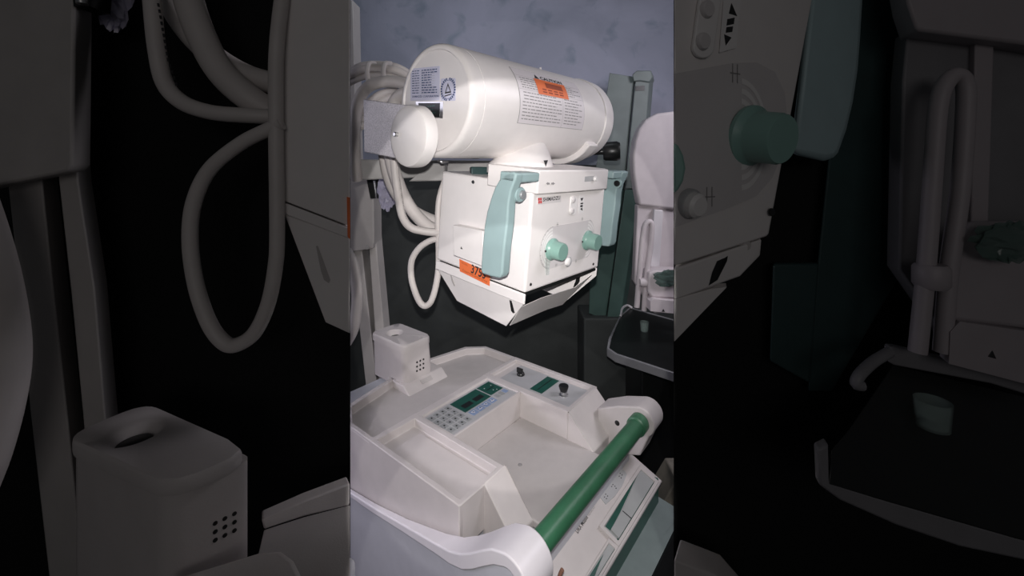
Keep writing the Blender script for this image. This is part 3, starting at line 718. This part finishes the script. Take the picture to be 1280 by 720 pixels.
CT = thing('equipment_cart', 'pale equipment cart with rounded panel and dark tray, lit beside the grey-green locker', 'cart', V((.75, 1.95, 0)))
Yk = 1.95
def rpoly(pts, n=4): 
    return smooth_path(pts+[pts[0]], n)[:-1]
b = MB(); o = [(842, 139), (822, 141.5), (808, 149), (799, 161), (794, 176), (791.5, 195), (792, 215), (795, 237), (799, 257), (842, 262), (905, 266), (912, 240), (914, 190), (908, 160), (890, 143), (866, 138.5)]
b.prism([at(u, v, Yk) for u, v in o], (0, .07, 0), CARTW); HP = b.build('rounded_panel', CT, .012, 4)
b = MB(); b.prism([at(u, v, Yk+.02) for u, v in ((797, 256), (870, 262), (868, 392), (818, 392), (793, 352))], (0, .05, 0), CARTW); b.build('back_post', CT, .006)
b = MB(); b.prism([at(u, v, Yk-.005) for u, v in ((818, 262), (829, 263), (824, 345), (812, 345))], (0, .03, 0), BAND); b.build('pale_strip', CT, .003)
b = MB(); b.tube(smooth_path([at(796, 384, Yk-.06), at(799, 345, Yk-.06), at(803, 300, Yk-.06), at(806, 282, Yk-.06), at(812, 277, Yk-.06), at(815, 284, Yk-.06), at(813, 310, Yk-.06), at(808, 345, Yk-.06), at(805, 388, Yk-.06)], 6), .0125, CARTW, 12); b.build('loop_handle', CT)
b = MB(); b.lathe(at(805, 353, Yk-.075), (1, 0, 0), [(.018, -.02), (.021, 0), (.018, .02)], CARTW, 16); b.build('clamp', CT)
b = MB(); b.prism([at(u, v, Yk-.10) for u, v in ((811, 341), (818, 338), (880, 340), (880, 374), (815, 372), (810, 366))], (0, .09, 0), CARTW); b.build('bin', CT, .008, 3)
b = MB(); b.prism([at(u, v, Yk-.13) for u, v in ((813, 377), (818, 374), (880, 380), (880, 396), (813, 389))], (0, .10, 0), CARTW)
b.prism([at(u, v, Yk-.1315) for u, v in ((827.2, 389.5), (831.2, 389.8), (829.3, 386.0))], (0, .001, 0), INK); b.build('drawer_box', CT, .003)
hT = .80
def hp(u, v, h): Y = F*h/(v-V0); return at(u, v, Y)
o = [(761.5, 436), (764, 424), (776, 396), (788, 385.5), (842, 401), (920, 420), (920, 482), (842, 466), (800, 452), (772, 443)]
b = MB(); b.prism([hp(u, v, hT) for u, v in o], (0, 0, -.02), BLACK)
inn = [hp(u, v, hT) for u, v in o]; cen = sum(inn, V((0, 0, 0)))/len(inn)
out2 = [p+(p-cen).normalized()*.012 for p in inn]
TRY = b.build('tray', CT)
b = MB(); n = len(inn)
b.loft([[p-V((0, 0, .030)) for p in out2], [p+V((0, 0, .004)) for p in out2], [p+V((0, 0, .004)) for p in inn], [p-V((0, 0, .001)) for p in inn]], CARTG, caps=False); b.build('tray_rim', CT, .002)
b = MB(); b.box((.62, 2.0, 0), (.3, 0, 0), (0, .28, 0), (0, 0, CZ-hT-.02), BLACK); b.build('pedestal', CT, .01)
b = MB(); b.tube(smooth_path([hp(776, 396, hT)+V((0, 0, .006)), hp(778, 390, hT)+V((0, 0, .02)), hp(784, 386, hT)+V((0, 0, .02)), hp(790, 386, hT)+V((0, 0, .006))], 5), .006, BAND, 8); b.build('tray_hook', CT)
g = thing('plastic_cup', 'small clear plastic cup on the dark tray of the lit cart', 'cup', hp(805.5, 415, hT))
b = MB(); P = hp(805.5, 414, hT)+V((0, 0, .001)); b.lathe(P, (0, 0, 1), [(.018, 0), (.022, .045), (.020, .045), (.016, .003)], GLASS, 20); b.build('cup_wall', g)
b = MB()
wr = thing('crumpled_wrap', 'crumpled clear greenish plastic lying in the bin of the lit cart', 'plastic wrap', at(832, 345, Yk-.05))
def crumple(c, sx, sy, sz, m, seed, n=12, k=9):
    random.seed(seed); rings = []
    for i in range(n+1):
        th = math.pi*(i+.02)/(n+.04); rg = []
        for j in range(k*2):
            ph = math.pi*j/k; r = 1+random.uniform(-.28, .28)
            rg.append(V(c)+V((math.sin(th)*math.cos(ph)*sx*r, math.sin(th)*math.sin(ph)*sy*r, math.cos(th)*sz*r)))
        rings.append(rg)
    b = MB(); b.loft(rings, m); return b
crumple(at(836, 348, Yk-.115), .065, .012, .032, WRAP, 3).build('wrap_sheet', wr, flat=True)
bg = thing('plastic_bag', 'torn clear plastic wrapping hanging under the support arm, catching violet light', 'plastic bag', at(484, 255, 1.45))
pr = crumple(at(484, 240, 1.45), .030, .02, .055, FILM, 5, 16, 8); pr.build('bag_film', bg, flat=True)
bx = thing('carton', 'dusty brown carton with green tape beside the lit machine, bottom right', 'box', V((.50, 1.30, 0)))
Yb = 1.20
b = MB(); b.prism([at(u, v, Yb) for u, v in ((819, 668), (880, 668), (880, 930), (819, 930))], (.06, .12, 0), CARTON); b.prism([at(u, v, Yb+.08) for u, v in ((822, 640), (846, 600), (880, 600), (880, 668), (822, 668))], (0, .1, 0), CARTON); b.build('carton_body', bx, .004)
b = MB(); b.prism([at(u, v, Yb-.002) for u, v in ((828, 668), (832, 668), (829, 760), (824, 760))], (0, .003, 0), TAPE); b.prism([at(u, v, Yb-.002) for u, v in ((817, 663), (880, 663), (880, 670), (817, 670))], (0, .003, 0), TAPE); b.build('tape', bx)
b = MB()

# ------------------------------------------------------------------ dim enlarged copies of machine, locker and cart, before the added partition
DM = thing('mobile_xray_machine', 'enlarged dim copy of the mobile x-ray machine close at the left with drooping cables and a square socket box', 'x-ray machine', V((-.40, .45, 0)))
def slab(name, pix, d, m, parent, bevel=.003, seg=2):
    """solid whose front outline stands at the given pixel/depth corners, d = thickness vector"""
    b = MB(); b.prism([at(*p) for p in pix], d, m); return b.build(name, parent, bevel, seg)
BK = V((-.45, .89, 0))
# carriage, rails
slab('column_carriage', [(-60, -60, .50), (92, -60, .50), (93, 10, .50), (92, 110, .50), (91, 205, .50), (84, 215, .50), (-60, 244, .50)], BK*.05, COLM, DM, .004)
slab('column_rail', [(2, 160, .53), (44, 160, .53), (52, 222, .53), (66, 360, .53), (85, 530, .53), (112, 800, .53), (70, 800, .53), (37, 510, .53), (28, 400, .53)], BK*.04, COLM, DM, .002)
slab('column_rail', [(66, 160, .53), (92, 160, .53), (98, 230, .53), (118, 360, .53), (131, 515, .53), (140, 620, .53), (112, 620, .53), (103, 515, .53), (88, 360, .53), (72, 215, .53)], BK*.04, COLM, DM, .002)
b = MB(); b.tube([at(102, -30, .49), at(103, 5, .49)], .006, STEEL, 10); b.prism([at(u, v, .50) for u, v in ((88, -40), (112, -40), (108, 6), (92, 8))], (0, .03, 0), BLACK); b.build('cable_hook', DM)
cab('hanging_cable', [(-54, 230, .46), (-30, 300, .46), (-12, 370, .46), (-3, 440, .46), (-9, 500, .46), (-27, 570, .46), (-50, 630, .46)], .026, DM)
# cables
c = cab('signal_cable', [(187, -40, .50), (190, 0, .50), (196, 60, .50), (206, 104, .50), (228, 128, .50), (262, 140, .50), (300, 144, .50), (345, 146, .51)], .0092, DM)
b = MB()
for k in range(14):
    u = 196+k*1.35+(k > 9)*(k-9)*1.2; v = 4+k*7.6
    b.box(at(u, v, .489), (.0022, 0, 0), (0, .001, 0), (.0008, 0, -.004), INK)
b.build('cable_print', c)
cab('high_voltage_cable', [(228, -40, .52), (236, 0, .52), (252, 45, .52), (275, 88, .52), (308, 120, .52), (345, 142, .53), (380, 152, .53)], .0165, DM)
cab('high_voltage_cable', [(205, -40, .545), (215, 5, .545), (238, 42, .545), (270, 72, .545), (308, 94, .545), (350, 106, .55), (380, 112, .55)], .0145, DM)
cab('loop_cable', [(352, 154, .49), (335, 162, .49), (300, 180, .49), (262, 212, .49), (242, 255, .49), (238, 305, .49), (246, 360, .49), (262, 405, .49), (280, 428, .49), (296, 431, .49), (318, 416, .49), (335, 380, .49), (344, 335, .49), (346.5, 290, .49), (345, 150, .49), (346, 60, .49), (356, -30, .495)], .0083, DM)
# collimator side and skirt
EDG = 437.5
slab('collimator', [(349, -60, .50), (EDG, -60, .50), (EDG, 283, .50), (352, 250, .50)], BK*.06, WHITE, DM, .0015)
slab('collimator_base', [(352, 252, .498), (EDG, 285, .498), (EDG, 299, .498), (356, 268, .498)], BK*.06, WHITE, DM, .0015)
b = MB(); b.prism([at(u, v, .502) for u, v in ((356, 268), (EDG, 298), (EDG, 417), (407, 403))], BK*.03, WHITE); s_ = b.build('skirt', DM, .001)
b = MB(); b.prism([at(u, v, .5015) for u, v in ((395, 308), (397, 307), (402, 320), (413, 350), (411, 354), (405, 350), (401, 338))], BK*.0012, FLOORP); b.build('slot', s_)
b = MB(); b.prism([at(u, v, .4965) for u, v in ((433.5, 246), (EDG, 247), (EDG, 299), (434.5, 296))], BK*.001, ORANGE); b.build('number_sticker', DM)
# socket box with lid
hl = .285
FLc, FRc, BLc = hp(207, 618, .303), hp(318, 573, .303), hp(88, 560, .303); BRc = FRc+(BLc-FLc)
def rquad(P, r, n=4):
    out = []
    for k in range(4):
        a_, c_, d_ = P[k-1], P[k], P[(k+1) % 4]; u0 = c_+(a_-c_).normalized()*r; u1 = c_+(d_-c_).normalized()*r
        out += [u0*(1-t)**2+c_*2*t*(1-t)+u1*t*t for t in [m_/n for m_ in range(n+1)]]
    return out
b = MB(); b.prism(rquad([FLc, FRc, BRc, BLc], .016), (0, 0, -.16), SHELL); DX = b.build('socket_box', DM)
LQ = [hp(212, 606, hl), hp(316, 561, hl), hp(182, 502, hl), hp(78, 545, hl)]
tp = rquad(LQ, .026, 6); hc = hp(170, 540, hl)
o2 = radial([(p.x-hc.x, p.y-hc.y) for p in tp], (0, 0)); m_ = len(o2)
def lp(x, y, z=0): return hc+V((x, y, z))
rings = [[lp(x*.985, y*.985, -.017) for x, y in o2], [lp(x, y, -.013) for x, y in o2], [lp(x, y, -.004) for x, y in o2], [lp(x*.985, y*.985, -.001) for x, y in o2], [lp(x*.95, y*.95) for x, y in o2]]
for rad, dz in ((.026, .0), (.021, -.004), (.013, -.014), (.012, -.018)):
    rings.append([lp(rad*math.cos(2*math.pi*k/m_), rad*math.sin(2*math.pi*k/m_), dz) for k in range(m_)])
b = MB(); b.loft(rings, SHELL); b.m[-1] = b.mi(BLACK); b.lathe(lp(.001, -.003, -.0095), (0, 0, 1), [(.0155, 0), (.014, .0004)], BLACK, 24); b.build('socket_lid', DX)
FX = Plane(FLc, FRc-FLc, (0, 0, 1))
for i in range(3):
    for j in range(3):
        b = MB(); b.lathe(FX.hit(269+12*i, 654-6*i+10.5*j), FX.N, [(.0021, -.004), (.0021, .0006)], BLACK, 10); b.build('speaker_hole', DX)
b = MB(); b.prism([hp(u, v, h) for u, v, h in ((327, 650, .385), (380, 626, .385), (EDG, 604, .385), (EDG, 632, .40), (380, 646, .40), (330, 662, .40))], V((-.012, .02, -.006)), SHELL); b.build('tray_rim', DM, .002)
b = MB(); b.prism([hp(u, v, .40) for u, v in ((330, 662), (380, 646), (EDG, 631), (EDG, 830), (290, 830))], (0, 0, -.05), FLOORP); b.build('console_top', DM, .001)
b = MB(); o = [(206, 724), (325, 688), (352, 686), (368, 698), (380, 722), (386, 760), (360, 840), (190, 840)]
b.loft([[hp(u, v, .372) for u, v in o], [hp(u, v, .372)+V((0, 0, -.04)) for u, v in o]], SHELL); b.build('socket_base', DM, .005, 3)
b = MB(); b.box((-.47, .34, 0), (.27, 0, 0), (0, .2, 0), (0, 0, CZ-.50), LOWER); b.build('lower_body', DM, .01)
wb = thing('plastic_bag', 'enlarged copy of the clear plastic wrapping, a wisp in the dark at the top left', 'plastic bag', at(145, 10, .55))
crumple(at(142, -2, .555), .020, .012, .038, FILM, 11, 14, 8).build('bag_film', wb, flat=True)

DR = thing('mobile_xray_machine', 'enlarged dim copy of the x-ray machine head close at the right with mint grip and green dials', 'x-ray machine', V((.25, .5, 0)))
BR_ = V((.42, .90, 0)); EG = 842.5
def yr(u): return .40+(u-842)/175*.10           # the front turns away to the right
def rp(pix, off=0.0): return [at(u, v, yr(u)-off) for u, v in pix]
def rslab(name, pix, th, m, parent, bevel=.002, off=0.0, vec=None):
    b = MB(); b.prism(rp(pix, off), (vec or BR_)*th, m); return b.build(name, parent, bevel)
RM = rslab('collimator', [(EG, -70), (1022, -70), (1015, 0), (961, 292), (958, 296), (EG, 333)], .05, WHITE, DR)
rslab('collimator_base', [(EG, 336), (952, 299), (950, 320), (925, 346), (EG, 376)], .04, WHITE, DR, .002)
b = MB(); b.prism(rp([(886, 357), (890, 341), (898, 322), (903, 318), (910, 319), (909, 326), (897, 350)], .002), BR_*.001, BLACK); b.build('slot', DR)
rslab('skirt', [(EG, 374), (890, 361), (909, 359), (EG, 428)], .02, WHITE, DR, .001, -.004)
b = MB(); b.lathe(at(930, 306, yr(930)+.006), (-.3, -.9, 0), [(.007, 0), (.006, .004)], FLOORP, 14); b.build('foot_screw', DR)
RFN = V((.5, -.866, 0)); RN = (rp([(1000, 100)])[0]-rp([(860, 100)])[0]).normalized(); RN = V((RN.y, -RN.x, 0))
RFP = Plane(at(842, 100, .40), V((-RN.y, RN.x, 0)), (0, 0, 1)); RFP.N = RN.copy()
gp = [(1015.5, -2), (1050, -30), (1080, -30), (1080, 0), (1077, 50), (1074, 88), (1068, 128), (1060, 162), (1050, 190), (1045, 198), (1032, 201), (992, 192)]
rslab('grip', [(1017, -30)]+gp[2:], .030, MINTD, DR, .008, -.02)
def rfield(pts, m, lift, th=.0006): 
    b = MB(); b.prism([RFP.hit(u, v, lift) for u, v in pts], RFP.N*th, m); return b
b = MB(); b.prism([RFP.hit(u, v) for u, v in ((EG+1, 92), (915, 79), (945, 78), (968, 90), (980, 115), (984, 150), (978, 190), (965, 222), (945, 245), (915, 258), (EG+1, 284))], RFP.N*.0006, DIAL)
c = RFP.loc(925, 168); ky = c[1]
for r in (.026, .034, .042): ring(b, RFP, c[0], c[1], r*1.35-.003, r*1.35+.003, ARC, .0009, 18, 28, 88, .75); ring(b, RFP, c[0], c[1], r*1.35-.003, r*1.35+.003, ARC, .0009, 18, -88, -28, .75)
for u, v in ((918, 92), (886, 246)):
    x, y = RFP.loc(u, v)
    for d in (-.0045, .003): b.face([RFP.pt(x+d, y-.010, .001), RFP.pt(x+d+.0012, y-.010, .001), RFP.pt(x+d+.0012, y+.010, .001), RFP.pt(x+d, y+.010, .001)], GREYINK)
    b.face([RFP.pt(x-.008, y-.0006, .001), RFP.pt(x+.008, y-.0006, .001), RFP.pt(x+.008, y+.0006, .001), RFP.pt(x-.008, y+.0006, .001)], GREYINK)
b.build('dial_print', RM)
kax = V((.43, -.90, -.16)).normalized()
b = MB(); P = RFP.hit(936, 170); knob(b, P, kax, .0270, .037, KNOBD, 22); b.box(P+V((-.036, -.012, .004)), (.003, 0, 0), (0, .003, 0), (0, 0, .006), INK); b.build('dial_knob', RM)
b = MB(); P = at(846, 212, .392); o = [(EG, 178), (848, 182), (854, 194), (857, 210), (854, 226), (848, 237), (EG, 242)]; b.prism([at(u, v, .385) for u, v in o], V((.004, .012, 0)), KNOBD); b.build('dial_knob', RM, .002)
b = MB(); P = RFP.hit(860, 254); b.lathe(P, kax, [(.0150, 0), (.0150, .004), (.0135, .006)], PANEL, 28); b.lathe(P, kax, [(.0125, .006), (.012, .012), (.009, .015)], ARC, 28); b.build('light_button', RM)
b = MB(); b.prism([RFP.hit(u, v) for u, v in pill(RFP, 884, 4, 876, 60, 13)], RFP.N*.004, ARC); SW2 = b.build('switch_plate', RM, .001)
for u, v in ((882, 12), (877, 52)):
    b = MB(); b.lathe(RFP.hit(u, v, .004), kax, [(.0085, 0), (.0085, .003), (.007, .005)], DIAL, 20); b.build('push_button', SW2)
b = MB(); b.prism([RFP.hit(u, v) for u, v in ((904, 0), (926, -6), (920, 60), (899, 66))], RFP.N*.0005, ARC)
for pts in ([(911, 17), (921, 20), (914, 4)], [(905, 43), (914, 47), (907, 57)], [(909, 24), (918, 22), (917, 30), (908, 32)], [(908, 34), (916, 33), (915, 40), (907, 41)]):
    b.prism([RFP.hit(u, v, .0005) for u, v in pts], RFP.N*.0004, INK)
b.build('symbol_label', RM)
b = MB(); b.lathe(RFP.hit(964, 265), RN, [(.0046, 0), (.0040, .002)], BLACK, 14); b.build('screw', RM)
b = MB(); b.prism([at(u, v, .52) for u, v in ((EG, 700), (895, 720), (930, 760), (930, 800), (EG, 800))], V((.02, .03, 0)), SHELL); b.build('console_rim', DR, .002)

DC = thing('steel_locker', 'enlarged copy of the steel locker, nearly black teal, in shadow between the dim collimator and dim cart', 'locker', V((.46, .56, 0)))
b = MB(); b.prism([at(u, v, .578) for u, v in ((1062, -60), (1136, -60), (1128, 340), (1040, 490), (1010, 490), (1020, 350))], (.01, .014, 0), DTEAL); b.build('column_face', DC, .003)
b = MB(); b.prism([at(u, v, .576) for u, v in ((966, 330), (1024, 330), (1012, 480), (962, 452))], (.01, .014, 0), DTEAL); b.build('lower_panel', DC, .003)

DK = thing('equipment_cart', 'enlarged dim copy of the equipment cart close at the far right with looped tube and dark tray', 'cart', V((.6, .5, 0)))
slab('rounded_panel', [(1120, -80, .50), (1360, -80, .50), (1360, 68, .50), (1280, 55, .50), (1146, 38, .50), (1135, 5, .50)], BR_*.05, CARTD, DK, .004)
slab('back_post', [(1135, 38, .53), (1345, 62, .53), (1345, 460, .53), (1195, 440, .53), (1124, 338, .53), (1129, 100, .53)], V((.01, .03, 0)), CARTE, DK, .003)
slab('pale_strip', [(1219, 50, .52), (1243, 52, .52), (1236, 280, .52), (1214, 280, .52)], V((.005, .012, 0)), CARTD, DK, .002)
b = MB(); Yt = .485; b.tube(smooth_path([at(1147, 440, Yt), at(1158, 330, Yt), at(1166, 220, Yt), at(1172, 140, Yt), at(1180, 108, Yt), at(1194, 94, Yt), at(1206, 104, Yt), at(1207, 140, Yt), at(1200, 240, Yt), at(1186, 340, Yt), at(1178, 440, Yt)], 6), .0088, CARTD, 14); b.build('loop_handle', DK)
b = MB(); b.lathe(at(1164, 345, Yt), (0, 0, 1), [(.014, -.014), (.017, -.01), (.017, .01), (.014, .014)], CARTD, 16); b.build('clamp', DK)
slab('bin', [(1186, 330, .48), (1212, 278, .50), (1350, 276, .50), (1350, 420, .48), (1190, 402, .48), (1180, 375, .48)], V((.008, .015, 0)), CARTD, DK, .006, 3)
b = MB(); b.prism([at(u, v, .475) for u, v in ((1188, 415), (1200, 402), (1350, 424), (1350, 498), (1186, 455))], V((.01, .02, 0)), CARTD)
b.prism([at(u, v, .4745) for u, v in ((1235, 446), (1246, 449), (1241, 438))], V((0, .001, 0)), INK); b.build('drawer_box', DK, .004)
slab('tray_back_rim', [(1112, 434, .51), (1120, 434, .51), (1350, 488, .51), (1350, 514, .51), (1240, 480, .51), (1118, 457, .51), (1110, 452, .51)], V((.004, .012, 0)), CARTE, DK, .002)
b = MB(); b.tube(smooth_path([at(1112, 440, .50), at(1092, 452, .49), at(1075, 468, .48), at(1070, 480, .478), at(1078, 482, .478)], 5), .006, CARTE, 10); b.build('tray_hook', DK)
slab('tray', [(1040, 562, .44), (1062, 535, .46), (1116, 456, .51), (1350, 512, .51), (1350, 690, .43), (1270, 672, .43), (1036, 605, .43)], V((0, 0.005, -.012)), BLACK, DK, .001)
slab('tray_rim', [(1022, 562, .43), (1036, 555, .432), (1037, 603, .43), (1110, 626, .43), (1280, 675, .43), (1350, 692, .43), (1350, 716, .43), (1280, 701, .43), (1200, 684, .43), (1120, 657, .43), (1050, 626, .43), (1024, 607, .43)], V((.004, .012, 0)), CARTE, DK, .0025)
g2 = thing('plastic_cup', 'enlarged copy of the clear plastic cup, on the dark tray of the dim cart', 'cup', at(1166, 537, .47))
b = MB(); b.lathe(at(1166, 534, .465), (0, 0, 1), [(.0145, 0), (.0165, .030), (.0150, .030), (.013, .002)], GLASS, 20); b.build('cup_wall', g2)
w2 = thing('crumpled_wrap', 'enlarged copy of the crumpled greenish plastic, lying in the bin of the dim cart', 'plastic wrap', at(1245, 300, .47))
crumple(at(1262, 302, .468), .040, .006, .020, WRAP, 9).build('wrap_sheet', w2, flat=True)

# ------------------------------------------------------------------ camera and light
cam = bpy.data.cameras.new('camera'); co = bpy.data.objects.new('camera', cam); COL.objects.link(co)
co.location = EYE; co.rotation_euler = (math.pi/2, 0, 0); cam.sensor_width = 36; cam.lens = 36*F/1280; cam.shift_y = -(360-V0)/1280; cam.clip_start = .02
SC.camera = co
def spot(el, k, e, col=(1, .965, .95)):
    l = bpy.data.lights.new('unseen_light', 'SPOT'); o = bpy.data.objects.new('unseen_light', l); COL.objects.link(o)
    o.location = EYE+V((0, .0, .045)); o.rotation_euler = (math.pi/2+math.radians(el), 0, 0)
    l.energy = e; l.color = col; l.spot_size = 2*math.atan(.383*math.cos(math.radians(el))*k); l.spot_blend = .05; l.shadow_soft_size = .006
for el, e in ((24, 4.2), (16, 4.0), (7, 4.2), (-2, 9.5), (-11, 18), (-20, 16), (-29, 13), (-38, 14), (-46, 13)): spot(el, 1.0, e)  # flash split into stacked cones, tuned by height and narrowed to miss the sides
def area(loc, tgt, sx, sy, e, col, spread=180):
    l = bpy.data.lights.new('unseen_light', 'AREA'); l.shape = 'RECTANGLE'; l.size = sx; l.size_y = sy; l.energy = e; l.color = col; l.spread = math.radians(spread)
    o = bpy.data.objects.new('unseen_light', l); COL.objects.link(o); o.location = loc
    o.rotation_euler = (V(tgt)-V(loc)).to_track_quat('-Z', 'Y').to_euler()
area((-.25, 1.55, CZ+1.2), (-.1, 2.7, CZ+.35), 1.5, .4, 3.8, (.85, .92, 1.0))  # unseen light added to brighten the back wall
area((1.5, 1.1, CZ+.7), (.7, 1.95, CZ-.2), .6, .5, 13, (.96, .92, 1.0))  # unseen light added to brighten the cart
area((-1.5, .95, CZ-.30), (-.15, 1.0, CZ-.88), .5, .4, 1.1, (.90, .85, 1.0), 62)
area((-1.5, .95, CZ+.25), (-.3, 1.1, CZ-.1), .6, .5, 2.2, (.86, .84, 1.0))
area((.1, -1.3, CZ+.30), (0, .5, 1.55), 1.0, .5, 1.55, (1, .95, .94))  # unseen fill behind the camera, added to light the near sides
wd = bpy.data.worlds.new('world'); SC.world = wd; wd.use_nodes = True
wd.node_tree.nodes['Background'].inputs[0].default_value = (.94, .95, 1, 1); wd.node_tree.nodes['Background'].inputs[1].default_value = .022
vs = SC.view_settings; SC.display_settings.display_device = 'sRGB'; vs.view_transform = 'Standard'; vs.look = 'None'; vs.exposure = 0; vs.gamma = 1; vs.use_curve_mapping = False
for o in bpy.data.objects:
    if '_o' in o: del o['_o']
